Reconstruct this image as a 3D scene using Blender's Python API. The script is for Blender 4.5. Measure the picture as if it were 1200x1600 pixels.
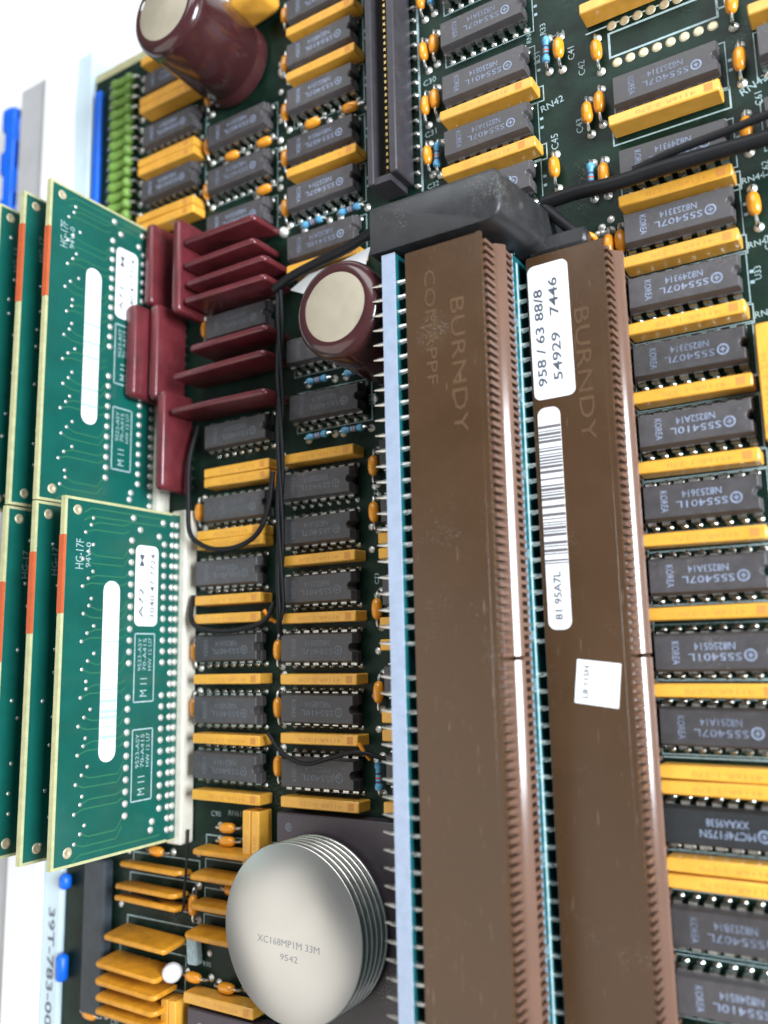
import bpy, math, random
from mathutils import Matrix, Vector
random.seed(7)
SC = bpy.context.scene
for o in list(bpy.data.objects): bpy.data.objects.remove(o)
K = 0.001                      # everything below is measured in millimetres

# ------------------------------------------------------------------ camera
cam = bpy.data.cameras.new('camera'); cam.sensor_fit = 'VERTICAL'; cam.sensor_height = 36.0
cam.lens = 1332.8 / 1600 * 36.0
cam.clip_start = 0.01; cam.clip_end = 20
cam.dof.use_dof = True; cam.dof.focus_distance = 0.174; cam.dof.aperture_fstop = 11
camo = bpy.data.objects.new('camera', cam); SC.collection.objects.link(camo)
# right, down and forward of the picture in board coordinates
RX = (0.849268, -0.021357, -0.527530); RY = (-0.104325, -0.986269, -0.128022); RZ = (-0.517552, 0.163760, -0.839835)
camo.matrix_world = Matrix(((RX[0], -RY[0], -RZ[0], 0), (RX[1], -RY[1], -RZ[1], 0), (RX[2], -RY[2], -RZ[2], 157.5 * K), (0, 0, 0, 1)))
SC.camera = camo

# ------------------------------------------------------------------ light
w = bpy.data.worlds.new('World'); SC.world = w; w.use_nodes = True
bg = w.node_tree.nodes['Background']; bg.inputs[0].default_value = (0.86, 0.93, 1.0, 1); bg.inputs[1].default_value = 0.17
def area(name, loc, target, sx, sy, power, col):
    l = bpy.data.lights.new(name, 'AREA'); l.shape = 'RECTANGLE'; l.size = sx * K; l.size_y = sy * K; l.energy = power; l.color = col
    o = bpy.data.objects.new(name, l); SC.collection.objects.link(o)
    o.location = Vector(loc) * K
    o.rotation_euler = (Vector(target) - Vector(loc)).to_track_quat('-Z', 'Y').to_euler()
    return o
area('window_light', (520, 50, 285), (-80, 10, 0), 330, 250, 11.0, (0.86, 0.93, 1.0))
area('window_light', (-20, 620, 560), (-90, 20, 0), 700, 420, 4.6, (0.93, 0.97, 1.0))
area('ceiling_light', (-560, -330, 560), (-100, -20, 0), 900, 840, 3.1, (1.0, 0.95, 0.88))
SC.view_settings.view_transform = 'Standard'; SC.view_settings.look = 'None'
SC.view_settings.exposure = 0.0; SC.view_settings.gamma = 1.0
SC.render.engine = 'CYCLES'

# ------------------------------------------------------------------ materials
def mat(name, col, rough=0.5, metal=0.0, var=0.0, nscale=400.0, bump=0.0, bscale=2500.0, spec=0.5, coat=0.0, rvar=0.0, obvar=0.0, col2=None):
    m = bpy.data.materials.new(name); m.use_nodes = True; nt = m.node_tree; N = nt.nodes; L = nt.links
    b = N['Principled BSDF']; b.inputs['Roughness'].default_value = rough; b.inputs['Metallic'].default_value = metal
    b.inputs['Specular IOR Level'].default_value = spec
    if coat: b.inputs['Coat Weight'].default_value = coat; b.inputs['Coat Roughness'].default_value = 0.12
    c = (*col, 1); b.inputs['Base Color'].default_value = c
    tc = N.new('ShaderNodeTexCoord')
    if var or rvar or col2:
        nz = N.new('ShaderNodeTexNoise'); nz.inputs['Scale'].default_value = nscale; nz.inputs['Detail'].default_value = 6; nz.inputs['Roughness'].default_value = 0.65
        geo = N.new('ShaderNodeNewGeometry'); L.new(geo.outputs['Position'], nz.inputs['Vector'])
        mx = N.new('ShaderNodeMix'); mx.data_type = 'RGBA'
        lo = tuple(max(0, v * (1 - var)) for v in col); hi = tuple(min(1, v * (1 + var)) for v in (col2 or col))
        mx.inputs[6].default_value = (*lo, 1); mx.inputs[7].default_value = (*hi, 1)
        mr = N.new('ShaderNodeMapRange'); mr.inputs[1].default_value = 0.3; mr.inputs[2].default_value = 0.7
        L.new(nz.outputs['Fac'], mr.inputs[0]); L.new(mr.outputs[0], mx.inputs[0])
        out = mx.outputs[2]
        if obvar:
            oi = N.new('ShaderNodeObjectInfo'); hs = N.new('ShaderNodeHueSaturation')
            m2 = N.new('ShaderNodeMapRange'); m2.inputs[3].default_value = 1 - obvar; m2.inputs[4].default_value = 1 + obvar
            L.new(oi.outputs['Random'], m2.inputs[0]); L.new(m2.outputs[0], hs.inputs['Value']); L.new(out, hs.inputs['Color']); out = hs.outputs['Color']
        L.new(out, b.inputs['Base Color'])
        if rvar:
            m3 = N.new('ShaderNodeMapRange'); m3.inputs[1].default_value = 0.3; m3.inputs[2].default_value = 0.7
            m3.inputs[3].default_value = max(0.02, rough - rvar); m3.inputs[4].default_value = rough + rvar
            L.new(nz.outputs['Fac'], m3.inputs[0]); L.new(m3.outputs[0], b.inputs['Roughness'])
    if bump:
        n2 = N.new('ShaderNodeTexNoise'); n2.inputs['Scale'].default_value = bscale; n2.inputs['Detail'].default_value = 3
        g2 = N.new('ShaderNodeNewGeometry'); L.new(g2.outputs['Position'], n2.inputs['Vector'])
        bp = N.new('ShaderNodeBump'); bp.inputs['Strength'].default_value = bump; bp.inputs['Distance'].default_value = 0.0001
        L.new(n2.outputs['Fac'], bp.inputs['Height']); L.new(bp.outputs['Normal'], b.inputs['Normal'])
    return m
def scratched(m, col, scale=60):
    """adds fine pale scuffs along random directions to a plastic"""
    nt = m.node_tree; N = nt.nodes; L = nt.links; b = N['Principled BSDF']
    src = b.inputs['Base Color'].links[0].from_socket
    geo = N.new('ShaderNodeNewGeometry'); prev = src
    for k, (rot, st) in enumerate(((0.5, 40), (-0.9, 30))):
        mp = N.new('ShaderNodeMapping'); mp.inputs['Rotation'].default_value = (0, 0, rot); mp.inputs['Scale'].default_value = (scale * st, scale * 3, scale)
        L.new(geo.outputs['Position'], mp.inputs['Vector'])
        nz = N.new('ShaderNodeTexNoise'); nz.inputs['Scale'].default_value = 1.0; nz.inputs['Detail'].default_value = 1
        L.new(mp.outputs[0], nz.inputs['Vector'])
        mr = N.new('ShaderNodeMapRange'); mr.inputs[1].default_value = 0.74; mr.inputs[2].default_value = 0.84; mr.inputs[4].default_value = 0.5
        L.new(nz.outputs['Fac'], mr.inputs[0])
        mx = N.new('ShaderNodeMix'); mx.data_type = 'RGBA'; mx.inputs[7].default_value = (*col, 1)
        L.new(mr.outputs[0], mx.inputs[0]); L.new(prev, mx.inputs[6]); prev = mx.outputs[2]
    dz = N.new('ShaderNodeTexNoise'); dz.inputs['Scale'].default_value = 2600; dz.inputs['Detail'].default_value = 2; L.new(geo.outputs['Position'], dz.inputs['Vector'])
    d2 = N.new('ShaderNodeTexNoise'); d2.inputs['Scale'].default_value = 90; d2.inputs['Detail'].default_value = 4; L.new(geo.outputs['Position'], d2.inputs['Vector'])
    ad = N.new('ShaderNodeMath'); ad.operation = 'MULTIPLY'; L.new(dz.outputs['Fac'], ad.inputs[0]); L.new(d2.outputs['Fac'], ad.inputs[1])
    mr = N.new('ShaderNodeMapRange'); mr.inputs[1].default_value = 0.37; mr.inputs[2].default_value = 0.50; mr.inputs[4].default_value = 0.32
    L.new(ad.outputs[0], mr.inputs[0]); mx = N.new('ShaderNodeMix'); mx.data_type = 'RGBA'; mx.inputs[7].default_value = (0.35, 0.33, 0.29, 1)
    L.new(mr.outputs[0], mx.inputs[0]); L.new(prev, mx.inputs[6]); L.new(mx.outputs[2], b.inputs['Base Color'])

MAT = dict(
    pcb=mat('board_green', (0.0035, 0.014, 0.009), 0.42, var=0.4, nscale=150, bump=0.3, bscale=900, spec=0.2, col2=(0.006, 0.021, 0.013)),
    laminate=mat('bare_laminate', (0.42, 0.40, 0.22), 0.6, var=0.2, nscale=600),
    silk=mat('silkscreen_ink', (0.33, 0.44, 0.45), 0.6, var=0.25, nscale=900),
    body=mat('chip_ceramic', (0.066, 0.060, 0.062), 0.42, var=0.16, nscale=500, bump=0.25, bscale=3500, rvar=0.1, obvar=0.22),
    bodyblack=mat('chip_black_plastic', (0.022, 0.024, 0.026), 0.45, var=0.2, nscale=700, bump=0.3),
    purple=mat('package_ceramic', (0.055, 0.042, 0.052), 0.4, var=0.12, nscale=400, bump=0.2),
    tin=mat('tinned_lead', (0.62, 0.62, 0.58), 0.33, 1.0, var=0.25, nscale=900, rvar=0.12),
    solder=mat('solder', (0.74, 0.73, 0.68), 0.4, 0.6, var=0.2, nscale=1200, bump=0.3),
    padgold=mat('bare_pad', (0.62, 0.54, 0.36), 0.45, 0.5, var=0.2, nscale=900),
    gold=mat('gold_contact', (0.85, 0.62, 0.22), 0.25, 1.0),
    yellow=mat('network_yellow', (0.74, 0.355, 0.042), 0.38, var=0.07, nscale=300, bump=0.12, bscale=2000, coat=0.2, obvar=0.09, col2=(0.79, 0.40, 0.052)),
    redink=mat('brown_red_ink', (0.62, 0.25, 0.05), 0.6),
    ink=mat('pale_ink', (0.26, 0.31, 0.43), 0.6, var=0.3, nscale=1500),
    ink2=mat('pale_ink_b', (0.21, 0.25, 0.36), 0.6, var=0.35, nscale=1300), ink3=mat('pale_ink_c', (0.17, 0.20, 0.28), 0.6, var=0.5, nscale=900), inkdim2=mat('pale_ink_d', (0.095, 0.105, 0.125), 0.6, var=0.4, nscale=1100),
    inkdim=mat('pale_ink_dim', (0.13, 0.145, 0.17), 0.6, var=0.35, nscale=1500),  # dimmer ink, used on chip columns between the connectors and the memory cards
    orange=mat('capacitor_orange', (0.80, 0.30, 0.015), 0.28, var=0.12, nscale=500, coat=0.5, obvar=0.08),
    dip=mat('dipped_orange', (0.60, 0.26, 0.018), 0.4, var=0.22, nscale=350, bump=0.5, bscale=500, obvar=0.06),
    blue=mat('resistor_blue', (0.10, 0.34, 0.55), 0.35, var=0.15, nscale=800),
    bandk=mat('resistor_band', (0.05, 0.05, 0.10), 0.4),
    bandr=mat('resistor_band_red', (0.45, 0.10, 0.05), 0.4),
    green=mat('resistor_green', (0.16, 0.30, 0.05), 0.4, var=0.15, nscale=600, obvar=0.08),
    maroon=mat('capacitor_sleeve', (0.052, 0.015, 0.016), 0.2, var=0.12, nscale=120, bump=0.15, bscale=300, coat=0.4),
    dipmaroon=mat('dipped_maroon', (0.118, 0.018, 0.023), 0.32, var=0.25, nscale=220, bump=0.35, bscale=450, coat=0.2, obvar=0.1),
    discs=mat('capacitor_seal', (0.43, 0.38, 0.285), 0.45, 0.35, var=0.16, nscale=60, rvar=0.1),
    brown=mat('connector_brown', (0.070, 0.0355, 0.0158), 0.29, var=0.10, nscale=60, bump=0.12, bscale=1500, rvar=0.06),
    emboss=mat('connector_emboss', (0.118, 0.068, 0.036), 0.24, var=0.1, nscale=200),
    ridge=mat('connector_ridge', (0.145, 0.080, 0.055), 0.16, var=0.08, nscale=80, coat=0.3),
    rib=mat('connector_rib', (0.14, 0.076, 0.050), 0.4, var=0.1, nscale=300),
    riser=mat('riser_green', (0.008, 0.10, 0.11), 0.35, var=0.2, nscale=200, coat=0.2),
    riseredge=mat('riser_edge', (0.33, 0.39, 0.50), 0.36, var=0.1, nscale=400, bump=0.3),  # pale bluish tone is glare on the cut edge, put into the colour
    black=mat('black_plastic', (0.022, 0.022, 0.023), 0.42, var=0.25, nscale=250, bump=0.25, rvar=0.1),
    slot=mat('slot_plastic', (0.040, 0.036, 0.042), 0.42, var=0.2, nscale=300, bump=0.25),
    wire=mat('black_wire', (0.007, 0.007, 0.008), 0.5, var=0.2, nscale=300, spec=0.3, bump=0.4, bscale=900),
    orwire=mat('orange_wire', (0.80, 0.27, 0.01), 0.35),
    card=mat('memory_card_green', (0.004, 0.092, 0.072), 0.33, var=0.15, nscale=120, coat=0.3, bump=0.15, bscale=900),
    cardedge=mat('memory_card_edge', (0.46, 0.45, 0.24), 0.55, var=0.15, nscale=500),
    trace=mat('card_trace', (0.026, 0.145, 0.078), 0.4),
    tape=mat('orange_edge_tape', (0.50, 0.095, 0.028), 0.5, var=0.1, nscale=400),
    socket=mat('socket_white', (0.72, 0.68, 0.58), 0.5, var=0.1, nscale=300),
    socketp=mat('socket_contact', (0.55, 0.42, 0.25), 0.35, 0.8),
    label=mat('label_paper', (0.88, 0.88, 0.88), 0.55, var=0.02, nscale=300),
    labelink=mat('label_ink', (0.10, 0.11, 0.14), 0.6),
    barink=mat('barcode_ink', (0.16, 0.14, 0.15), 0.6),
    barpale=mat('barcode_ink_pale', (0.40, 0.55, 0.58), 0.6),
    alu=mat('machined_aluminium', (0.62, 0.61, 0.58), 0.36, 1.0, nscale=60, var=0.015),
    alurim=mat('aluminium_rim', (0.72, 0.71, 0.67), 0.34, 1.0, rvar=0.06, nscale=300, var=0.03),
    aluink=mat('engraved_grey', (0.30, 0.29, 0.29), 0.6),
    white=mat('white_plastic', (0.86, 0.86, 0.86), 0.5, var=0.03, nscale=80),
    palerail=mat('pale_label_strip', (0.56, 0.68, 0.74), 0.5, var=0.05, nscale=100),  # white strip lying in shade; its bluish darkening is put into the colour
    grey=mat('brushed_grey', (0.44, 0.44, 0.45), 0.5, var=0.08, nscale=60),
    bluep=mat('blue_plastic', (0.004, 0.13, 0.72), 0.4, var=0.1, nscale=200),
    slate=mat('slate_plastic', (0.035, 0.045, 0.055), 0.5, var=0.25, nscale=200, bump=0.3),
    table=mat('white_table', (0.90, 0.90, 0.90), 0.6, var=0.02, nscale=30),
    bead=mat('white_bead', (0.85, 0.87, 0.88), 0.25),
)
scratched(MAT['brown'], (0.30, 0.20, 0.14), 60)
for _q in ('pcb', 'body', 'slot', 'purple', 'yellow'): scratched(MAT[_q], tuple(min(1, v * 1.5 + .01) for v in MAT[_q].node_tree.nodes['Principled BSDF'].inputs['Base Color'].default_value[:3]), 110)
scratched(MAT['black'], (0.12, 0.12, 0.12), 70)
# turned face of the heat sink: anisotropic about its own axis
_m = MAT['alu']; _n = _m.node_tree.nodes; _t = _n.new('ShaderNodeTangent'); _t.direction_type = 'RADIAL'; _t.axis = 'Z'
_b = _n['Principled BSDF']; _b.inputs['Anisotropic'].default_value = 0.55
_m.node_tree.links.new(_t.outputs[0], _b.inputs['Tangent'])

# ------------------------------------------------------------------ mesh helpers
class MB:
    def __init__(s): s.v = []; s.f = []; s.m = []
    def add(s, vs, fs, mi=0):
        k = len(s.v); s.v += vs; s.f += [tuple(i + k for i in f) for f in fs]; s.m += [mi] * len(fs)
    def box(s, x0, x1, y0, y1, z0, z1, mi=0):
        vs = [(x, y, z) for z in (z0, z1) for y in (y0, y1) for x in (x0, x1)]
        s.add(vs, [(0, 2, 3, 1), (4, 5, 7, 6), (0, 1, 5, 4), (2, 6, 7, 3), (0, 4, 6, 2), (1, 3, 7, 5)], mi)
    def loft(s, levels, mi=0, cap0=True, cap1=True):
        n = len(levels[0]); vs = [p for l in levels for p in l]; fs = []
        for k in range(len(levels) - 1):
            for i in range(n):
                j = (i + 1) % n; fs.append((k * n + i, k * n + j, (k + 1) * n + j, (k + 1) * n + i))
        if cap0: fs.append(tuple(reversed(range(n))))
        if cap1: fs.append(tuple((len(levels) - 1) * n + i for i in range(n)))
        s.add(vs, fs, mi)
    def cbox(s, x0, x1, y0, y1, z0, z1, c=0.2, mi=0):
        def ring(i, z):
            a, b, d, e = x0 + i, x1 - i, y0 + i, y1 - i
            return [(a + c, d, z), (b - c, d, z), (b, d + c, z), (b, e - c, z), (b - c, e, z), (a + c, e, z), (a, e - c, z), (a, d + c, z)]
        s.loft([ring(c * .9, z0), ring(0, z0 + c), ring(0, z1 - c), ring(c * .9, z1)], mi)
    def tube(s, pts, r, n=8, mi=0, rs=None):
        P = [Vector(p) for p in pts]; up = Vector((0.13, 0.21, 1)).normalized(); lev = []
        for i, p in enumerate(P):
            d = (P[min(i + 1, len(P) - 1)] - P[max(i - 1, 0)]).normalized()
            a = d.cross(up)
            if a.length < 1e-4: a = d.cross(Vector((1, 0, 0)))
            a.normalize(); b = a.cross(d); rr = rs[i] if rs else r
            lev.append([tuple(p + (a * math.cos(t) + b * math.sin(t)) * rr) for t in [2 * math.pi * k / n for k in range(n)]])
        s.loft(lev, mi)
    def lathe(s, prof, n=32, axis='Z', mi=0):
        lev = []
        for r, h in prof:
            ring = []
            for k in range(n):
                t = 2 * math.pi * k / n; a, b = r * math.cos(t), r * math.sin(t)
                ring.append((a, b, h) if axis == 'Z' else ((h, a, b) if axis == 'X' else (b, h, a)))
            lev.append(ring)
        s.loft(lev, mi)
    def mesh(s, name, mats, smooth=35):
        me = bpy.data.meshes.new(name); me.from_pydata([(x * K, y * K, z * K) for x, y, z in s.v], [], s.f)
        for mm in (mats if isinstance(mats, (list, tuple)) else [mats]): me.materials.append(MAT[mm])
        if max(s.m, default=0): me.polygons.foreach_set('material_index', s.m)
        if smooth:
            me.polygons.foreach_set('use_smooth', [True] * len(me.polygons)); me.set_sharp_from_angle(angle=math.radians(smooth))
        me.update(); return me
def spline(pts, n=8):
    P = [Vector(p) for p in pts]; P = [P[0] * 2 - P[1]] + P + [P[-1] * 2 - P[-2]]; out = []
    for i in range(1, len(P) - 2):
        for k in range(n):
            t = k / n; a, b, c, d = P[i - 1], P[i], P[i + 1], P[i + 2]
            out.append(0.5 * ((2 * b) + (c - a) * t + (2 * a - 5 * b + 4 * c - d) * t * t + (3 * b - a - 3 * c + d) * t ** 3))
    out.append(P[-2]); return out
def slab(L, H, T, r=1.2, e=0.7, wob=0.0, seed=0):
    """upright rounded plate: length along X, thickness along Y, standing on z=0"""
    rnd = random.Random(seed); m = MB(); lev = []
    base = []
    for cx, cz, a0 in ((L / 2 - r, r * .5, -90), (L / 2 - r, H - r, 0), (-L / 2 + r, H - r, 90), (-L / 2 + r, r * .5, 180)):
        rr = r if cz > r else r * .5
        for k in range(5):
            a = math.radians(a0 + 22.5 * k); base.append((cx + (rr if cz > r else r) * math.cos(a), cz + rr * math.sin(a)))
    for y, ins in ((-T / 2, e), (-T * .42, e * .35), (-T * .25, 0.05), (0, 0), (T * .25, 0.05), (T * .42, e * .35), (T / 2, e)):
        kx = (L - 2 * ins) / L; kz = (H - 2 * ins) / H
        lev.append([(x * kx + rnd.uniform(-wob, wob), y + wob * math.sin(x * 1.1 + seed) + rnd.uniform(-wob, wob) * .3, (z - H / 2) * kz + H / 2 + rnd.uniform(-wob, wob) * .4) for x, z in base])
    m.loft(lev); return m
_tc = {}
def text_mesh(s, size, mt, extr=0.0, width=None, face='Z'):
    key = (s, size, mt, extr, width, face)
    if key in _tc: return _tc[key]
    cu = bpy.data.curves.new('t', 'FONT'); cu.body = s; cu.size = size; cu.align_x = 'CENTER'; cu.align_y = 'CENTER'; cu.extrude = extr; cu.resolution_u = 2
    if mt == 'labelink': cu.offset = size * 0.018
    o = bpy.data.objects.new('t', cu); SC.collection.objects.link(o)
    dg = bpy.context.evaluated_depsgraph_get(); me = bpy.data.meshes.new_from_object(o.evaluated_get(dg))
    bpy.data.objects.remove(o); bpy.data.curves.remove(cu)
    xs = [v.co.x for v in me.vertices]; kx = K * (width / (max(xs) - min(xs)) if width else 1.0)
    for v in me.vertices:
        x, y, z = v.co.x * kx, v.co.y * K, v.co.z * K
        v.co = (x, y, z) if face == 'Z' else (z, x, y)           # 'X': written along +Y on a face that looks along +X
    me.materials.clear(); me.materials.append(MAT[mt]); _tc[key] = me
    return me
C = SC.collection
def ob(name, data, loc=(0, 0, 0), parent=None, rz=0.0, rot=None):
    o = bpy.data.objects.new(name, data); C.objects.link(o); o.location = Vector(loc) * K
    o.rotation_euler = rot if rot else (0, 0, rz)
    if parent: o.parent = parent
    return o
def tag(o, label, cat, group=None):
    o['label'] = label; o['category'] = cat
    if group: o['group'] = group
    return o
def thing(name, loc, label, cat, group=None, rz=0.0): return tag(ob(name, None, loc, None, rz), label, cat, group)
def struct(o): o['kind'] = 'structure'; return o
ORD = ['first', 'second', 'third', 'fourth', 'fifth', 'sixth', 'seventh', 'eighth', 'ninth', 'tenth', 'eleventh', 'twelfth', 'thirteenth', 'fourteenth', 'fifteenth']
def rank(i, n): return 'topmost' if i == 0 else ('lowest' if i == n - 1 else ORD[i] + ' from the top')

# ------------------------------------------------------------------ setting: table and board
m = MB(); m.box(-3000, 3000, -3000, 3000, -40, -9); struct(ob('table_top', m.mesh('table_top', 'table')))
board = thing('circuit_board', (0, 0, 0), 'large dark green circuit board crowded with chips and connectors', 'circuit board')
m = MB(); m.box(-198, 60, -150, 175.5, -2.4, 0); ob('board_panel', m.mesh('board_panel', 'pcb'), parent=board)
m = MB(); m.box(-198.2, 60, 175.5, 178.2, -2.4, -0.05); ob('board_edge', m.mesh('board_edge', 'laminate'), parent=board)

def sline(x0, y0, x1, y1, wd=0.28, into=None):
    d = Vector((x1 - x0, y1 - y0)); n = Vector((-d.y, d.x)).normalized() * wd / 2; z = 0.02; silk = into or MB()
    silk.add([(x0 + n.x, y0 + n.y, z), (x0 - n.x, y0 - n.y, z), (x1 - n.x, y1 - n.y, z), (x1 + n.x, y1 + n.y, z)], [(0, 1, 2, 3)])
    if not into: ob('print_line', silk.mesh('print_line', 'silk', 0), parent=board)
def srect(x0, x1, y0, y1, wd=0.28):
    b = MB(); h = wd / 2; z = 0.02
    v = [(x0 - h, y0 - h, z), (x1 + h, y0 - h, z), (x1 + h, y1 + h, z), (x0 - h, y1 + h, z), (x0 + h, y0 + h, z), (x1 - h, y0 + h, z), (x1 - h, y1 - h, z), (x0 + h, y1 - h, z)]
    b.add(v, [(0, 1, 5, 4), (1, 2, 6, 5), (2, 3, 7, 6), (3, 0, 4, 7)]); ob('print_outline', b.mesh('print_outline', 'silk', 0), parent=board)
silktexts = []
def stext(s, x, y, rz=0.0, size=1.7): silktexts.append((s, x, y, rz, size))

# ------------------------------------------------------------------ chips
m = MB()
def chip_body(L, W, zt, notch=1.0):
    b = MB()
    def ring(ix, iy, z, nr):
        a, d = L / 2 - ix, W / 2 - iy
        pts = [(-a, -d, z), (a, -d, z)]
        pts += [(a - nr * math.cos(t), nr * math.sin(t), z) for t in [math.radians(q) for q in (-90, -45, 0, 45, 90)]]
        return pts + [(a, d, z), (-a, d, z)]
    b.loft([ring(.25, .45, .7, notch), ring(.02, .03, 2.15, notch), ring(0, 0, 2.3, notch), ring(0, 0, 2.55, notch), ring(.05, .1, 2.6, notch), ring(.22, .42, zt - .12, notch), ring(.34, .54, zt, notch)])
    return b
ME = {}
ME['chip'] = chip_body(19.7, 6.7, 4.4).mesh('chip_body', 'body')
ME['chipb'] = chip_body(19.7, 6.5, 4.3).mesh('chip_body_black', 'bodyblack')
p = MB()     # one lead, pointing to -Y, foot at y = -3.95
p.box(-.72, .72, -3.85, -3.2, 2.3, 2.52); p.loft([[(-.72, -3.95, 2.2), (.72, -3.95, 2.2), (.72, -3.7, 2.2), (-.72, -3.7, 2.2)], [(-.72, -3.85, 2.52), (.72, -3.85, 2.52), (.72, -3.6, 2.52), (-.72, -3.6, 2.52)]])
p.loft([[(-.28, -4.15, 0), (.28, -4.15, 0), (.28, -3.9, 0), (-.28, -3.9, 0)], [(-.28, -4.08, .75), (.28, -4.08, .75), (.28, -3.84, .75), (-.28, -3.84, .75)], [(-.72, -4.05, 1.15), (.72, -4.05, 1.15), (.72, -3.8, 1.15), (-.72, -3.8, 1.15)], [(-.72, -3.95, 2.2), (.72, -3.95, 2.2), (.72, -3.7, 2.2), (-.72, -3.7, 2.2)]])
p.lathe([(.75, 0.01), (.7, .1), (.4, .3), (.2, .5)], 8)
k0 = len(p.v) - 32
for i in range(k0, len(p.v)): x, y, z = p.v[i]; p.v[i] = (x, y - 4.05, z)
ME['pin'] = p.mesh('chip_pin', 'tin')
lg = MB()
def ringmesh(b, r0, r1, cx, cy, z, n=20):
    vs = [(cx + r * math.cos(2 * math.pi * k / n), cy + r * math.sin(2 * math.pi * k / n), z) for r in (r0, r1) for k in range(n)]
    b.add(vs, [(k, n + k, n + (k + 1) % n, (k + 1) % n) for k in range(n)])
ringmesh(lg, .75, 1.0, 0, 0, 0); lg.box(-.1, .1, -.45, .45, -.004, 0.001); lg.box(-.45, .45, -.1, .1, -.004, 0.001)
ME['logo'] = lg.mesh('logo', 'ink', 0); lg2 = MB(); lg2.v = lg.v; lg2.f = lg.f; lg2.m = lg.m; ME['logod'] = lg2.mesh('logo_dim', 'inkdim', 0)
PRT = [('S55407L', 'N82S3314'), ('S55401L', 'N82S3514'), ('S55407L', 'N82S3A14'), ('S55407L', 'N8253314'), ('S55410L', 'N8248514'), ('S55407L', 'N8251A14'), ('S55401L', 'N8253614'), ('S55407L', 'N8249314'), ('S55407L', 'N82S3B14'), ('S55401L', 'N8250514'), ('S55410L', 'N82S2A14')]
nchip = 0
def chip(x, y, label, group, ink='ink', side='KOREA', black=False, rows=None, silkbox=True):
    global nchip
    t = thing('memory_chip' if not black else 'logic_chip', (x, y, 0), label, 'chip', group, rz=random.uniform(-.013, .013))
    ob('body', ME['chipb' if black else 'chip'], (0, 0, 0), t)
    for i in range(8):
        px = -8.89 + 2.54 * i
        ob('pin', ME['pin'], (px, 0, 0), t); ob('pin', ME['pin'], (px, 0, 0), t, rz=math.pi)
    t.rotation_euler[0] = random.uniform(-.012, .012); t.rotation_euler[1] = random.uniform(-.006, .006)
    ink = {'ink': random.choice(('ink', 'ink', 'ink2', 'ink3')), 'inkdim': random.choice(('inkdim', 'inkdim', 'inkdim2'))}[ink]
    r1, r2 = rows or PRT[(nchip * 7) % 11]; nchip += 1
    zt = 4.415 if not black else 4.315
    ob('print', text_mesh(r1, 1.75, ink, width=8.6), (0.35, -.75, zt), t, rz=math.pi)
    ob('print', text_mesh(r2, 1.75, ink, width=6.6), (.45, 1.05, zt), t, rz=math.pi)
    ob('logo', ME['logod' if 'dim' in ink else 'logo'], (6.0, -.6, zt), t)
    if side: ob('print', text_mesh(side, 1.75, ink, width=3.9), (-6.1, 0, zt), t, rz=-math.pi / 2)
    if silkbox:
        srect(x - 10.6, x + 10.6, y - 4.9, y + 4.9, .2)
        sline(x + 10.9, y + .8, x + 11.6, y + .8, .6); sline(x + 10.9, y - 1.2, x + 11.6, y - 1.2, .6)
    return t

def column(tuples, where, group, ink='ink', sb=True):
    for i, (x, y) in enumerate(tuples): chip(x, y, 'grey chip %s, %s' % (where, rank(i, len(tuples))), group, ink, silkbox=(ink == 'ink'))
Dys = [78.3, 65.3, 52.0, 38.8, 25.5, 12.3, -0.9, -13.5]
column([(-29.9, y) for y in Dys], 'right of the labelled brown connector', 'chips right of the brown connectors')
chip(-30.3, -29.6, 'black logic chip with round emblem between the two wide yellow pairs', 'logic chips', black=True, side=None, rows=('MC74F175N', 'XXAA9538'))
chip(-30.3, -45.8, 'dark grey chip just under the lower wide yellow pair, bottom right', 'chips right of the brown connectors')
chip(-30.3, -56.2, 'dark grey chip in the bottom right corner, lowest of its column', 'chips right of the brown connectors')
chip(-30.1, 107.4, 'dark grey chip directly below the empty chip outline, top right', 'chips at top right')
chip(-29.9, 91.6, 'dark grey chip crossed by the black cable at its lower edge, top right', 'chips at top right')
chip(-3.9, 107.0, 'dark grey chip cut by the right border, near the top right corner', 'chips at top right')
chip(-3.9, 93.0, 'dark grey chip cut by the right border, second below the corner', 'chips at top right')
column([(-67.3, y) for y in (149.2, 136.0, 122.7, 109.4, 96.3)], 'in the column right of the black slot connector', 'chips right of the slot connector')
column([(-110.7, y) for y in (162.0, 149.4, 136.7, 123.2, 110.4, 97.3)], 'in the column left of the black slot connector', 'chips left of the slot connector')
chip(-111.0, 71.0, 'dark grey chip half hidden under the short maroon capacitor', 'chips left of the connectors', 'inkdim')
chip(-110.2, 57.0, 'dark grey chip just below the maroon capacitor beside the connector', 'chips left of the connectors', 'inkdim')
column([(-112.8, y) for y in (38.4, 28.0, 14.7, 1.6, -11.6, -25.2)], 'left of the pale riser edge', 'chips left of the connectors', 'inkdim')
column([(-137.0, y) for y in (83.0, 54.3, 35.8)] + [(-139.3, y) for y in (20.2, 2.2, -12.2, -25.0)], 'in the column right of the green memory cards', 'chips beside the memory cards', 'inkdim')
column([(-162.3, y) for y in (162.0, 145.5, 128.9)], 'in the column beside the green resistors', 'chips at top left')
column([(-137.3, y) for y in (136.6, 123.7, 110.6)], 'in the column below the tall maroon capacitor', 'chips at top left')
column([(-85.6, y) for y in (42.8, 30.8, 13.0, -5.6, -23.6)], 'mostly hidden behind the left brown connector', 'chips behind the left connector', 'inkdim')

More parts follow.
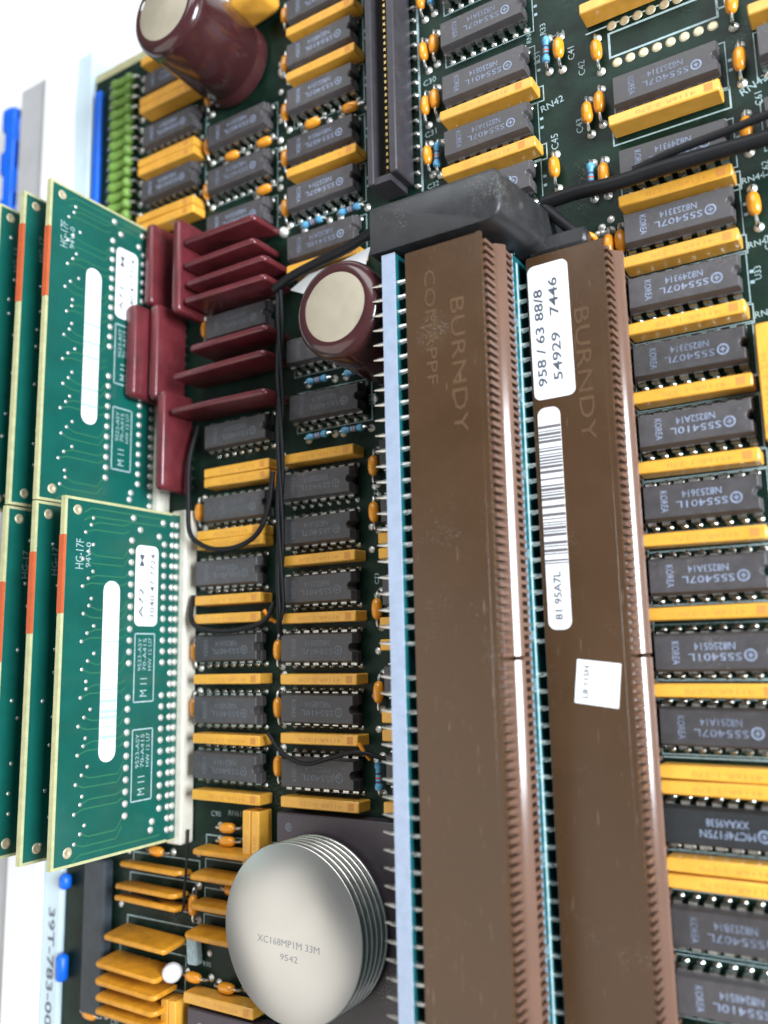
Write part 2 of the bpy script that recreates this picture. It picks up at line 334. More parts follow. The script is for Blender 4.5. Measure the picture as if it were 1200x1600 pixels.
# ------------------------------------------------------------------ yellow resistor networks
def net_mesh(L, zt=5.0):
    b = MB(); b.cbox(0, L, -1.15, 1.15, .25, zt, .22)
    for i in range(8): b.box(1.3 + 2.54 * i - .25, 1.3 + 2.54 * i + .25, -.15, .15, 0, .4)
    return b.mesh('network_body', 'yellow')
ME['net'] = net_mesh(20.5); ME['net2'] = net_mesh(21.6)
bm_ = MB(); bm_.box(-.75, .75, -.75, .75, -.01, .0); ME['netmark'] = bm_.mesh('network_mark', 'redink', 0)
def net(x, y, label, group='yellow resistor networks', mesh='net', rz=0.0, zt=5.0):
    t = thing('resistor_network', (x, y, 0), label, 'resistor network', group, rz + random.uniform(-.006, .006)); t.rotation_euler[0] = random.uniform(-.02, .02)
    ob('body', ME[mesh], (0, 0, 0), t)
    ob('print', text_mesh(random.choice(('4116R-2-270', '4116R-2-220', '4116R-1-270')), 1.15, 'redink', width=11.0), (10.8, -.1, zt + .012), t, rz=math.pi)
    ob('pin_mark', ME['netmark'], (18.6, 0, zt + .022), t)
    return t
DN = [84.0, 71.5, 58.3, 45.1, 31.9, 18.8, 5.8, -7.3]
for i, y in enumerate(DN):
    net(-40.1, y, 'yellow resistor bar right of the labelled brown connector, ' + (['partly under the black cable'] + [ORD[k] + ' from the top' for k in range(1, 8)])[i])
    srect(-40.4, -19.0, y - 1.75, y + 1.75, .22); stext('RN%d' % (44 + i), -16.9, y - .4, .05)
net(-40.0, -20.85, 'upper bar of the first adjoining yellow pair, above the black logic chip'); net(-40.0, -23.35, 'lower bar of the first adjoining yellow pair, touching the black logic chip')
net(-40.0, -35.85, 'upper bar of the second adjoining yellow pair, below the black logic chip'); net(-40.0, -38.35, 'lower bar of the second adjoining yellow pair, near the bottom right')
sline(-40.4, -18.9, -19, -18.9); sline(-40.4, -34.3, -19, -34.3)
net(-40.9, 101.0, 'yellow resistor bar in a white printed outline, top right below a chip'); srect(-41.4, -19.4, 98.7, 102.9, .32); stext('RN43', -15.2, 101.6, .35, 2.2)
net(-45.2, 127.5, 'yellow resistor bar cut by the top border above the empty chip outline')
sline(-45.6, 125.3, -24, 125.3, .3); stext('CR13', -36.5, 129.2, 0, 1.8)
net(-14.6, 113.3, 'yellow resistor bar cut off in the top right corner')
net(-17.3, 54.5, 'upright yellow bar cut by the right border at mid height', rz=-math.pi / 2)
for i, y in enumerate((115.9, 102.6)): net(-77.5, y, 'yellow resistor bar right of the black slot connector, %s of two' % ('upper', 'lower')[i], mesh='net2'); srect(-77.9, -55.3, y - 1.7, y + 1.7, .25)
for i, y in enumerate((155.4, 142.8, 116.7, 91.3)): net(-120.1, y, 'yellow resistor bar left of the black slot connector, ' + ('topmost', 'second from the top', 'third from the top', 'lowest and crossed by the black strap')[i])
BN = (44.8, 21.2, 8.3, -5.1, -18.0, -31.4)
for i, y in enumerate(BN): net(-122.2, y, 'yellow resistor bar left of the pale riser edge, ' + rank(i, 6))
for y, s in ((44.75, 'upper bar of the yellow pair just below the maroon plates'), (42.35, 'lower bar of the yellow pair just below the maroon plates')): net(-146.1, y, s)
for y, s in ((29.4, 'upper bar of the yellow pair ringed by the black wire loop'), (27.0, 'lower bar of the yellow pair ringed by the black wire loop')): net(-148.2, y, s)
for i, y in enumerate((13.5, 9.2, -5.2, -18.7, -31.6)): net(-148.6, y, 'yellow resistor bar right of the lower memory cards, ' + rank(i, 5))
for j, y in enumerate((155.2, 136.0, 118.9)):
    for k, (dy, s) in enumerate(((1.25, 'upper'), (-1.25, 'lower'))):
        net(-172.9, y + dy, '%s bar of the %s yellow pair beside the green resistors' % (s, ('top', 'middle', 'bottom')[j]), mesh='net2')
net(-172.9, 169.0, 'single yellow resistor bar by the top left board corner', mesh='net2')
for x, s in ((-131.9, 'left bar of the upright yellow pair above the heat sink'), (-129.4, 'right bar of the upright yellow pair above the heat sink')): net(x, -34.0, s, rz=-math.pi / 2)
for y, s in ((24.1, 'first'), (20.9, 'second'), (6.3, 'third'), (1.8, 'fourth'), (-12.9, 'fifth'), (-16.5, 'sixth'), (-30.9, 'lowest')):
    net(-95.7, y, 'yellow bar end showing behind the left brown connector, %s%s' % (s, ' from the top' if s != 'lowest' else ''))
net(-150.3, -75.9, 'yellow resistor bar at the bottom edge left of the heat sink'); 
for x, s in ((-156.2, 'left'), (-153.8, 'right')): net(x, -77.4, '%s bar of the upright yellow pair at the bottom edge' % s, rz=-math.pi / 2)

# ------------------------------------------------------------------ small axial parts
def axial_meshes():
    b = MB(); b.lathe([(.12, -2.35), (.55, -2.2), (.95, -1.75), (1.15, -1.0), (1.2, 0), (1.15, 1.0), (.95, 1.75), (.55, 2.2), (.12, 2.35)], 16, 'Y'); ME['capbody'] = b.mesh('axial_body', 'orange', 80)
    b = MB(); b.lathe([(.12, -2.9), (.75, -2.7), (.85, -2.2), (.85, -1.8), (.66, -1.5), (.64, 1.5), (.85, 1.8), (.85, 2.2), (.75, 2.7), (.12, 2.9)], 16, 'Y'); ME['resbody'] = b.mesh('resistor_body', 'blue', 60)
    b = MB(); b.lathe([(.3, -4.2), (1.2, -4.0), (1.45, -3.4), (1.45, -2.5), (1.12, -2.0), (1.12, 2.0), (1.45, 2.5), (1.45, 3.4), (1.2, 4.0), (.3, 4.2)], 16, 'X'); ME['grnbody'] = b.mesh('green_resistor_body', 'green', 60)
    for nm, y in (('band', 0.),):
        b = MB(); b.lathe([(.60, -.22), (.685, -.2), (.685, .2), (.60, .22)], 16, 'Y'); ME['band'] = b.mesh('band', 'bandk'); 
        b2 = MB(); b2.v, b2.f, b2.m = b.v, b.f, b.m; ME['bandr'] = b2.mesh('band_red', 'bandr')
    b = MB(); b.tube([(0, 2.1, 0), (0, 3.1, 0), (0, 3.6, -.25), (0, 3.8, -.7), (0, 3.8, -1.9)], .33, 8); ME['lead'] = b.mesh('lead', 'tin')
    b = MB(); b.tube([(4.0, 0, 0), (5.1, 0, 0), (5.7, 0, -.4), (5.9, 0, -1.0), (5.9, 0, -2.6)], .42, 8); ME['glead'] = b.mesh('green_lead', 'tin')
    b = MB(); b.lathe([(.95, 0.01), (.9, .12), (.6, .38), (.35, .7), (.1, .8)], 12); ME['joint'] = b.mesh('solder_joint', 'solder', 70)
axial_meshes()
def axial(kind, x, y, label, group, rz=0.0):
    nm, cat, body = {'cap': ('axial_capacitor', 'capacitor', 'capbody'), 'res': ('axial_resistor', 'resistor', 'resbody')}[kind]
    t = thing(nm, (x, y, 0), label, cat, group, rz + random.uniform(-.07, .07))
    b = ob('body', ME[body], (0, 0, 1.9), t, rot=(0, random.uniform(0, 6), 0))
    if kind == 'res':
        for dy, q in ((-1.1, 'band'), (-.3, 'bandr'), (.6, 'band')): ob('band', ME[q], (0, dy, 0), b)
    for s in (0, math.pi):
        ob('lead', ME['lead'], (0, 0, 1.9), t, rz=s); ob('solder_joint', ME['joint'], (0, 3.8 if s == 0 else -3.8, 0), t)
    return t
G1 = 'orange capacitors by the slot connector'
for x, y, s in ((-82.9, 149.4, 'cut by the top border beside the black slot connector'), (-82.6, 136.0, 'left one of the upper pair right of the black slot connector'), (-79.9, 136.8, 'right one of the upper pair right of the black slot connector'),
                (-82.6, 122.4, 'left one of the middle pair right of the black slot connector'), (-80.1, 123.1, 'right one of the middle pair right of the black slot connector'), (-82.4, 110.0, 'beside a blue resistor near the lower end of the slot connector')):
    axial('cap', x, y, 'small orange capacitor ' + s, G1); 
for x, y, s in ((-43.1, 119.5, 'left of the empty chip outline'), (-45.8, 106.6, 'lower left one of the pair left of the top right chip'), (-43.2, 107.9, 'upper right one of the pair left of the top right chip'), (-43.3, 92.4, 'beside a blue resistor just above the black cable'),
                (-50.9, 123.3, 'beside a blue banded resistor on the bare green area'), (-53.3, 97.2, 'standing alone just above the black end block')):
    axial('cap', x, y, 'small orange capacitor ' + s, 'orange capacitors on the open green area')
for x, y, s in ((-17.4, 118.4, 'cut by the top border near the right corner'), (-17.0, 106.5, 'between the two top right chips'), (-17.0, 92.5, 'above the black cable at the right border'), (-17.0, 77.8, 'below the black cable at the right border')):
    axial('cap', x, y, 'small orange capacitor ' + s, 'orange capacitors at the right border')
for x, y, s in ((-80.0, 109.3, 'near the lower end of the slot connector'), (-53.6, 124.0, 'on the bare green area left of the empty chip outline'), (-45.9, 92.6, 'just above the black cable'), (-80.2, 150.0, 'at the top border right of the slot connector')):
    axial('res', x, y, 'small blue banded resistor ' + s, 'blue resistors')
for i, y in enumerate((163.4, 149.6, 136.0, 123.3, 109.8)): axial('cap', -122.7, y, 'small orange capacitor left of the slot connector chips, ' + rank(i, 5), 'orange capacitors left of the slot connector chips')
for x, y, s in ((-114.2, 129.8, 'left'), (-102.9, 129.8, 'right')): axial('cap', x, y, '%s one of two orange capacitors lying between chips left of the slot connector' % s, 'lying orange capacitors', math.pi / 2)
for x, y, s in ((-114.5, 103.6, 'left one of the pair above the black strap'), (-103.6, 103.6, 'right one of the pair above the black strap'), (-113.5, 63.6, 'left one of the pair under the short maroon capacitor'), (-102.7, 63.6, 'right one of the pair under the short maroon capacitor'), (-113.6, 50.2, 'left one of the shaded pair above a yellow bar'), (-103.7, 50.2, 'right one of the shaded pair above a yellow bar')):
    axial('res', x, y, 'lying blue resistor, ' + s, 'lying blue resistors', math.pi / 2)
for x, y, s in ((-129.6, 130.2, 'right end of the upper'), (-129.6, 117.0, 'right end of the lower'), (-140.5, 130.2, 'left end of the upper')): axial('cap', x, y, 'orange capacitor lying at the %s gap below the tall maroon capacitor' % s, 'lying orange capacitors', math.pi / 2)
for i, y in enumerate((150.4, 135.8, 122.7)): axial('cap', -149.2, y, 'orange capacitor right of the top left chips, ' + rank(i, 3), 'orange capacitors at top left')
for i, (x, y) in enumerate(((-98.4, 41.0), (-98.5, 30.6), (-98.2, 9.5), (-98.2, -8.0))): axial('cap', x, y, 'shaded orange capacitor beside the pale riser edge, ' + rank(i, 4), 'orange capacitors beside the riser')
axial('res', -98.6, -25.2, 'shaded pale blue resistor beside the riser above the heat sink', 'blue resistors')
for i, (x, y) in enumerate(((-124.6, 40.5), (-125.2, 1.4), (-125.2, -11.6), (-125.2, -24.4))): axial('cap', x, y, 'orange capacitor between the two shaded chip columns, ' + rank(i, 4), 'orange capacitors between chip columns')
for i, (x, y) in enumerate(((-149.2, 84.0), (-150.3, 36.0), (-151.0, 1.3), (-151.0, -12.0))): axial('cap', x, y, 'orange capacitor between memory cards and chips, ' + rank(i, 4), 'orange capacitors beside the memory cards')
for x, y, s in ((-140.2, -38.9, 'upper one of the pair above the heat sink'), (-140.2, -41.9, 'lower one of the pair above the heat sink'), (-163.0, -46.2, 'above the highest dipped orange plate'), (-185.0, -87.0, 'at the bottom left below the slate strip'), (-150.2, -72.6, 'right of the white bead'), (-140.1, -73.2, 'touching the left side of the heat sink low down'), (-138.5, -52.4, 'between the plates left of the heat sink')):
    axial('cap', x, y, 'orange capacitor ' + s, 'orange capacitors at bottom left', math.pi / 2)
axial('cap', -150.6, -57.0, 'upright orange capacitor between the two stacks of dipped plates', 'orange capacitors at bottom left')
for i in range(14):
    y = 168.4 - 3.32 * i
    t = thing('green_resistor', (-182.8, y, 0), 'green resistor in the row at the board edge, ' + rank(i, 14), 'resistor', 'row of green resistors', random.uniform(-.03, .03))
    ob('body', ME['grnbody'], (0, 0, 2.6), t)
    for s in (0, math.pi): ob('lead', ME['glead'], (0, 0, 2.6), t, rz=s); ob('solder_joint', ME['joint'], (5.9 if s == 0 else -5.9, 0, 0), t)

# ------------------------------------------------------------------ electrolytic cans
def can(x, y, zt, r, label):
    t = thing('can_capacitor', (x, y, 0), label, 'capacitor', 'maroon can capacitors')
    b = MB(); c = 2.6
    prof = [(r * .9, 0), (r, .8), (r, 3.2), (r * .955, 4.0), (r * .955, 4.4), (r, 5.2), (r, zt - c)]
    prof += [(r - c + c * math.cos(a), zt - c + c * math.sin(a)) for a in [math.radians(q) for q in (20, 40, 60, 78)]] + [(r - c - .3, zt - .12), (r - c - .5, zt - .5)]
    b.lathe(prof, 64); ob('sleeve', b.mesh('capacitor_sleeve', 'maroon', 40), parent=t)
    b = MB(); b.lathe([(r - c - .35, zt - .7), (r - c - .35, zt - .28), (r - c - .7, zt - .2), (.01, zt - .16)], 64); ob('top_seal', b.mesh('capacitor_seal', 'discs', 40), parent=t)
    return t
can(-140.6, 156.6, 27, 11.2, 'tall maroon can capacitor with tan top leaning out at the top left')
can(-91.0, 67.6, 27, 10.1, 'short looking maroon can capacitor with tan top beside the pale riser edge')
t = thing('disc_capacitor', (-130.5, 168.0, 0), 'bright yellow capacitor cut by the top border behind the tall maroon can', 'capacitor')
ob('body', slab(12, 9.5, 5.2, 3.2, 1.6).mesh('yellow_disc', 'yellow', 60), (0, 0, .8), t, rz=.1); ob('lead', ME['glead'], (-1, 0, 4.5), t)

# ------------------------------------------------------------------ maroon and orange dipped plates
def plate(name, x, y, L, H, T, label, group, mt, rz=0.0, tilt=0.0, seed=0, wob=.05, r=1.3):
    if mt == 'dip': srect(x - L / 2 - .6, x + L / 2 + 1.2, y - 1.7, y + 2.3, .3)
    t = thing(name, (x, y, 0), label, 'hybrid module' if mt == 'dipmaroon' else 'resistor network', group, rz)
    b = slab(L, H - .9, T, r, .8 if T > 2 else .45, wob, seed); ob('dipped_body', b.mesh('dipped_plate', mt, 60), (0, 0, .9), t, rot=(tilt, 0, 0))
    b = MB()
    for i in range(int(L // 2.54) - 1): b.box(-L / 2 + 2.2 + 2.54 * i - .25, -L / 2 + 2.2 + 2.54 * i + .25, -.12, .12, 0, 1.6)
    ob('leads', b.mesh('plate_leads', 'tin'), (0, 0, 0), t)
    return t
V = 'maroon plates standing along the board'
for i, (x, y0, y1, z, s) in enumerate(((-160.6, 113.0, 90.5, 11.5, 'upper left, behind the top yellow pair'), (-150.6, 111.2, 86.0, 11.5, 'upper right, where the ribs begin'), (-158.0, 90.0, 64.6, 11.6, 'middle, overlapping its neighbours'), (-162.2, 89.6, 65.0, 15.5, 'frontmost, hiding the white card label'), (-155.2, 66.6, 41.0, 11.5, 'lowest, with a long bright edge'))):
    plate('maroon_plate', x, (y0 + y1) / 2, abs(y0 - y1), z, 2.7 if i != 3 else 3.4, 'upright maroon coated plate beside the upper memory card, ' + s, V, 'dipmaroon', math.pi / 2, seed=i, wob=.06)
for i, (x0, x1, y) in enumerate(((-148.7, -125.2, 104.4), (-148.7, -125.1, 98.2), (-147.6, -121.9, 93.0), (-148.2, -121.9, 88.4), (-146.2, -121.5, 75.6), (-151.8, -121.8, 69.4), (-152.3, -121.5, 60.4))):
    plate('maroon_rib', (x0 + x1) / 2, y, x1 - x0, 11.0, 1.6, 'maroon coated rib below the tall can, ' + rank(i, 7), 'maroon ribs', 'dipmaroon', random.uniform(-.012, .012), seed=20 + i, wob=.07)
for i, (x, y, H, tl) in enumerate(((-162.0, -49.9, 5.6, -.12), (-163.0, -54.8, 6.0, -.05), (-163.0, -57.8, 6.2, -.1), (-163.6, -65.0, 8.6, .12), (-166.0, -71.6, 8.6, .1), (-166.1, -75.6, 8.6, .06), (-166.0, -79.4, 8.4, .02), (-165.9, -82.6, 8.4, .0))):
    plate('orange_plate', x, y, 20.6, H, 1.25, 'dipped orange plate in the stack at bottom left, ' + rank(i, 8), 'dipped orange plates', 'dip', -.02, tilt=tl, seed=40 + i, wob=.16)
for i, (x, y, H) in enumerate(((-138.0, -43.7, 6), (-138.2, -49.1, 6.6), (-138.3, -55.6, 6.2), (-138.5, -61.4, 7.6))):
    plate('orange_plate', x, y, 19.6, H, 1.3, 'dipped orange plate running in under the heat sink, ' + rank(i, 4), 'dipped orange plates', 'dip', 0, tilt=.08, seed=60 + i, wob=.12)

# ------------------------------------------------------------------ memory cards
b = MB(); b.lathe([(.8, 0), (.78, .16), (.5, .36), (.01, .44)], 10, 'X'); bq = MB(); bq.v = [(h, a, c) for h, a, c in b.v]; ME['pad'] = b.mesh('card_joint', 'solder', 80)
b = MB(); b.lathe([(.44, 0), (.42, .07), (.01, .1)], 8, 'X'); ME['via'] = b.mesh('card_via', 'solder', 80)
b = MB(); b.lathe([(1.15, 0), (1.1, .05), (.55, .06), (.5, .02), (.01, .02)], 16, 'X'); ME['hole'] = b.mesh('card_hole', 'padgold', 50)
def rrect(b, y0, y1, z0, z1, r, x, mi=0, d=.06):
    pts = []
    for cy, cz, a0 in ((y1 - r, z1 - r, 0), (y0 + r, z1 - r, 90), (y0 + r, z0 + r, 180), (y1 - r, z0 + r, 270)):
        for k in range(5): a = math.radians(a0 + 22.5 * k); pts.append((cy + r * math.cos(a), cz + r * math.sin(a)))
    b.loft([[(x, y, z) for y, z in pts], [(x + d, y, z) for y, z in pts]], mi)
def flat(b, y0, z0, y1, z1, wd, x=.02):
    d = Vector((y1 - y0, z1 - z0)); n = Vector((-d.y, d.x)).normalized() * wd / 2
    b.add([(x, y0 + n.x, z0 + n.y), (x, y0 - n.x, z0 - n.y), (x, y1 - n.x, z1 - n.y), (x, y1 + n.x, z1 + n.y)], [(0, 1, 2, 3)])
def card(xc, y0, label, detail, tape, zt=38.2):
    """a green memory card standing in its socket; the face looks along +X, origin at its lower end"""
    t = thing('memory_card', (xc, y0, 0), label, 'memory card', 'green memory cards'); Y = 77.2
    b = MB(); b.box(-.65, .6, 0, Y, 2.0, zt); pn = ob('panel', b.mesh('card_panel', 'card'), parent=t)
    b = MB(); b.box(-.68, .61, -.35, 0, 2.2, zt); b.box(-.68, .61, Y, Y + .35, 2.2, zt); b.box(-.68, .61, -.35, Y + .35, zt, zt + .4)
    b.box(.6, .62, 0, .25, 7, zt); b.box(.6, .62, Y - .25, Y, 7, zt); b.box(.6, .62, .25, Y - .25, zt - .3, zt)
    ob('edge', b.mesh('card_edge', 'cardedge'), parent=t)
    b = MB(); b.box(-.75, .72, tape[0], tape[1], zt - .2, zt + .5); ob('edge_tape', b.mesh('edge_tape', 'tape'), parent=t)
    b = MB(); b.cbox(-2.5, 2.6, -1.5, Y + 1.5, 0, 4.3, .4)
    sk = ob('socket', b.mesh('card_socket', 'socket'), parent=t)
    F = .62
    for yy, zz in ((2.6, 34.6), (Y - 2.4, 35.2)): ob('hole', ME['hole'], (F, yy, zz), t)
    if detail < 1:
        ob('print', text_mesh('HG-17', 2.2, 'silk', width=6.5, face='X'), (F + .01, Y - 13, 33), t)
        for k in range(14): ob('via', ME['via'], (F, 4 + 5 * k + random.uniform(-1, 1), 32.5 + random.uniform(-2.5, 2.5)), t)
        return t
    # solder rows
    n = 29
    for k in range(n):
        yy = 2.4 + k * (Y - 5) / (n - 1)
        ob('solder_joint', ME['pad'], (F, yy, 5.4), t)
        if detail > 1: ob('solder_joint', ME['pad'], (F, yy, 6.9), t)
        if 2 <= k <= n - 3 and k != 14 and k != 13:
            ob('solder_joint', ME['pad'], (F, yy, 9.5), t); ob('solder_joint', ME['pad'], (F, yy, 19.7), t)
    for yy, zz in ((Y - 2.4, 19.4), (Y - 2.5, 10.0), (Y - 5, 17.2), (Y - 6, 11.2), (3.2, 12), (5, 11.6)): ob('solder_joint', ME['pad'], (F, yy, zz), t)
    # traces and vias
    tr = MB(); rnd = random.Random(int(-xc))
    for k in range(12):
        yb = 4 + k * 6.0; zl = 33 + rnd.uniform(-.4, .4)
        for dy, z1 in ((0, 20.4), (1.8, 20.4)):
            ya = yb + dy; zz = zl - dy * .8
            flat(tr, ya, zz, ya + (.8 if k % 2 else -.8), zz - 2.2, .32, F + .01); flat(tr, ya + (.8 if k % 2 else -.8), zz - 2.2, ya + (.8 if k % 2 else -.8), 22, .32, F + .01)
            flat(tr, ya + (.8 if k % 2 else -.8), 22, ya + 1.6, z1, .32, F + .01)
            ob('via', ME['via'], (F, ya, zz), t)
        ob('via', ME['via'], (F, yb + 3.4, 30.5 + rnd.uniform(-1, 1)), t)
    for yy in (1.6, Y - 1.6, Y - 3.4): flat(tr, yy, 31.5, yy, 9, .35, F + .01); flat(tr, yy, 31.5, yy - 1.2, 33.5, .35, F + .01)
    ob('traces', tr.mesh('card_traces', 'trace', 0), parent=t)
    # printing
    ob('print', text_mesh('HG-17F', 3.0, 'silk', width=6.6, face='X'), (F + .015, Y - 12.2, 34.2), t)
    ob('print', text_mesh('94V-0', 2.0, 'silk', width=5.6, face='X'), (F + .015, Y - 12.2, 31.9), t)
    pr = MB()
    for ya, yb in ((32.2, 47.8), (10.2, 26.0)):
        for q in ((ya, 12, yb, 12), (yb, 12, yb, 18), (yb, 18, ya, 18), (ya, 18, ya, 12)): flat(pr, *q, .32, F + .015)
        ob('print', text_mesh('M 11', 3.0, 'silk', width=4.2, face='X'), (F + .015, ya + 3.4, 15.0), t)
        ob('print', text_mesh('9523-ASY', 1.5, 'silk', width=7.6, face='X'), (F + .015, yb - 4.8, 16.4), t)
        ob('print', text_mesh('70-A415', 1.5, 'silk', width=7.4, face='X'), (F + .015, yb - 4.8, 14.9), t); ob('print', text_mesh('HW 12 U7', 1.5, 'silk', width=7.6, face='X'), (F + .015, yb - 4.8, 13.3), t)
    ob('print_frame', pr.mesh('card_print', 'silk', 0), parent=t)
    # paper labels
    b = MB(); rrect(b, 19.8, 59.6, 22.9, 27.5, 2.2, F + .02); lb = ob('barcode_label', b.mesh('card_label', 'label'), parent=t)
    b = MB(); yy = 24.0
    while yy < 46:
        wd = rnd.choice((.25, .4, .8)); b.box(F + .085, F + .09, yy, yy + wd, 23.0, 27.4); yy += wd + rnd.choice((.5, .9, 1.4, 2.0))
    ob('barcode', b.mesh('card_barcode', 'barpale', 0), parent=lb)
    b = MB(); rrect(b, 49.6, 68.6, 11.4, 18.4, 1.4, F + .02); lb = ob('paper_label', b.mesh('card_paper', 'label'), parent=t)
    for q, zz, s in (('1040 47 7724', 13.0, 2.1), ('A72    M', 16.4, 2.0)): ob('print', text_mesh(q, s, 'labelink', width=15, face='X'), (F + .09, 59.1, zz), lb)
    return t
card(-155.2, -42.0, 'green memory card at lower left, frontmost of three, with two white labels', 2, (52, 69))
card(-165.2, -42.0, 'green memory card at lower left, second of the three behind the front one', 0, (48, 66))
card(-175.8, -42.0, 'green memory card at lower left, rearmost of three, cut by the left border', 0, (42, 60))
card(-165.2, 36.2, 'green memory card at upper left, frontmost of three, partly behind maroon plates', 1, (48, 65.5))
card(-175.2, 36.2, 'green memory card at upper left, second of the three behind the front one', 0, (49, 69))
card(-185.3, 36.2, 'green memory card at upper left, rearmost of three, cut by the left border', 0, (46, 62))

# ------------------------------------------------------------------ brown connectors on riser boards
YT, YB, PITCH = 74.2, -92.0, 2.93
rb = MB(); rb.box(0, 1.4, -.34, .34, 0, 3.8); ME['rib'] = rb.mesh('connector_rib', 'rib')
pb = MB(); pb.tube([(-.2, 0, 0), (.5, 0, .02), (1.9, .1, .05)], .3, 6, rs=[.6, .5, .34]); ME['cpin'] = pb.mesh('connector_pin', 'tin')
tb = MB(); tb.tube([(0, 0, 0), (-1.2, 0, .1), (-2.7, .1, .2)], .3, 7, rs=[.5, .38, .14]); ME['ctip'] = tb.mesh('connector_pin_tip', 'tin')
def connector(x0, x1, zt, label, riser_x, riser_z, tips):
    """long brown contact block: smooth top, two rows of slots and a glossy ridge on the face looking along +X"""
    t = thing('contact_block', (0, 0, 0), label, 'connector', 'brown connectors')
    zb = zt - 11.9
    b = MB(); b.cbox(x0, x1 - 1.3, YB, YT, zb, zt, .25); b.box(x1 - 1.5, x1 - .5, YB, YT, zt - .8, zt - .02); b.box(x1 - 1.35, x1 + .2, YB, YT, zb + .05, zb + .5)
    ob('housing', b.mesh('connector_housing', 'brown'), parent=t)
    n = int((YT - YB - 3) / 1.465)
    for k in range(n):
        yy = YT - 1.6 - 1.465 * k
        if abs(yy + 1.2) < .5 or yy < -72: continue
        ob('rib', ME['rib'], (x1 - 1.35, yy, zt - 4.7), t); ob('rib', ME['rib'], (x1 - .7, yy + .7, zt - 11.5), t)
    for ya, yb_ in ((-.9, YT - .4), (YB + .5, -1.6)):
        b = MB(); lev = []
        for yy in (ya, yb_):
            lev.append([(x1 - 1.35, yy, zt - 7.3)] + [(x1 + 1.2, yy, zt - 7.2), (x1 + 1.32, yy, zt - 6.95), (x1 + 1.05, yy, zt - 6.55), (x1 + .65, yy, zt - 6.08), (x1 + .25, yy, zt - 5.66), (x1 - .2, yy, zt - 5.28)] + [(x1 - 1.35, yy, zt - 4.75)])
        b.loft(lev); ob('ridge', b.mesh('connector_ridge', 'ridge', 50), parent=t)
    # riser board that carries it
    a, c = riser_x; b = MB(); b.box(a, c, YB, YT + .6, 0, riser_z); rs = ob('riser_board', b.mesh('riser_board', 'riser'), parent=t)
    b = MB(); b.box(a - .02, c + .02, YB, YT + .62, riser_z, riser_z + .25); ob('riser_edge', b.mesh('riser_edge', 'riseredge'), parent=rs)
    k = 0
    while True:
        yy = 69.0 - PITCH * k; k += 1
        if yy < -82: break
        if abs(yy + 1.3) < 1.2: continue
        ob('pin', ME['cpin'], (c + .1, yy, zt - .9), t)
        if tips: ob('pin_tip', ME['ctip'], (a + .1, yy + .2, riser_z - .6), t)
    if not tips:
        b = MB(); b.box(c, c + .012, YB, YT - .5, zt - .35, zt + .55); ob('print_line', b.mesh('riser_print_line', 'silk', 0), parent=rs)
        for k in range(3, 15):
            yy = -6.2 - (k - 10) * 14.65 if k >= 10 else 2.6 + (9 - k) * 14.65
            ob('print', text_mesh(str(k * 10), 1.7, 'silk', face='X'), (c + .02, yy, zt + 1.05), rs)
    return t
c1 = connector(-74.8, -58.5, 27.0, 'left long brown connector block, the higher one, with a pale riser edge', (-79.5, -76.7), 27.1, True)
c2 = connector(-56.7, -41.1, 12.0, 'right long brown connector block, the lower one, with white stickers', (-60.0, -58.4), 14.0, False)
for tx, p_, sz, wdt in (('BURNDY', (-64.3, 50.5, 27.0), 4.0, 25), ('COMAPPF', (-69.7, 58.5, 27.0), 3.2, 22)): ob('embossed_print', text_mesh(tx, sz, 'emboss', .05, wdt), p_, c1, rz=-math.pi / 2)
ob('embossed_print', text_mesh('BURNDY', 4.0, 'emboss', .05, 25), (-46.5, 49.5, 12.0), c2, rz=-math.pi / 2)
def sticker(name, label, cx, cy, w_, h_, r, z, rz=0.0):
    t = thing(name, (cx, cy, z), label, 'sticker', None, rz); b = MB(); pts = []
    for sx, sy, a0 in ((w_ / 2 - r, h_ / 2 - r, 0), (-w_ / 2 + r, h_ / 2 - r, 90), (-w_ / 2 + r, -h_ / 2 + r, 180), (w_ / 2 - r, -h_ / 2 + r, 270)):
        for k in range(6): a = math.radians(a0 + 18 * k); pts.append((sx + r * math.cos(a), sy + r * math.sin(a)))
    b.loft([[(x, y, .005) for x, y in pts], [(x, y, .12) for x, y in pts]]); ob('paper', b.mesh('sticker_paper', 'label'), parent=t); return t
s = sticker('paper_sticker', 'white rounded sticker with two lines of figures on the right brown connector', -52.3, 58.9, 7.9, 26.4, 1.3, 12.0, .008)
ob('print', text_mesh('958 / 63 88/8', 2.4, 'labelink', width=19), (-2.0, -1.2, .13), s, rz=math.pi / 2)
ob('print', text_mesh('54929   7446', 2.4, 'labelink', width=20), (1.0, 0, .13), s, rz=math.pi / 2)
s = sticker('barcode_sticker', 'narrow white barcode sticker below the figure sticker on the right connector', -53.6, 23.8, 4.3, 40.6, 1.5, 12.0, 0.0)
rnd = random.Random(3); b = MB(); yy = -8.6
while yy < 17.4:
    wd = rnd.choice((.22, .22, .34, .55)); b.box(-2.13, 2.13, yy, yy + wd, .121, .126); yy += wd + rnd.choice((.22, .22, .4, .9))
ob('barcode', b.mesh('sticker_barcode', 'barink', 0), parent=s)
ob('print', text_mesh('81 95A7L', 1.9, 'labelink', width=8.6), (0, -14.3, .13), s, rz=math.pi / 2)
s = sticker('square_sticker', 'small square white sticker stuck askew on the right brown connector', -47.5, -5.8, 7.7, 7.5, .12, 12.0, -.12)
ob('print', text_mesh('L8 11SH', 1.3, 'labelink', width=5.5), (-2.0, 0, .13), s, rz=math.pi / 2); ob('print', text_mesh('0 3 1 7', .8, 'silk', width=4), (.6, -.4, .13), s, rz=math.pi / 2)

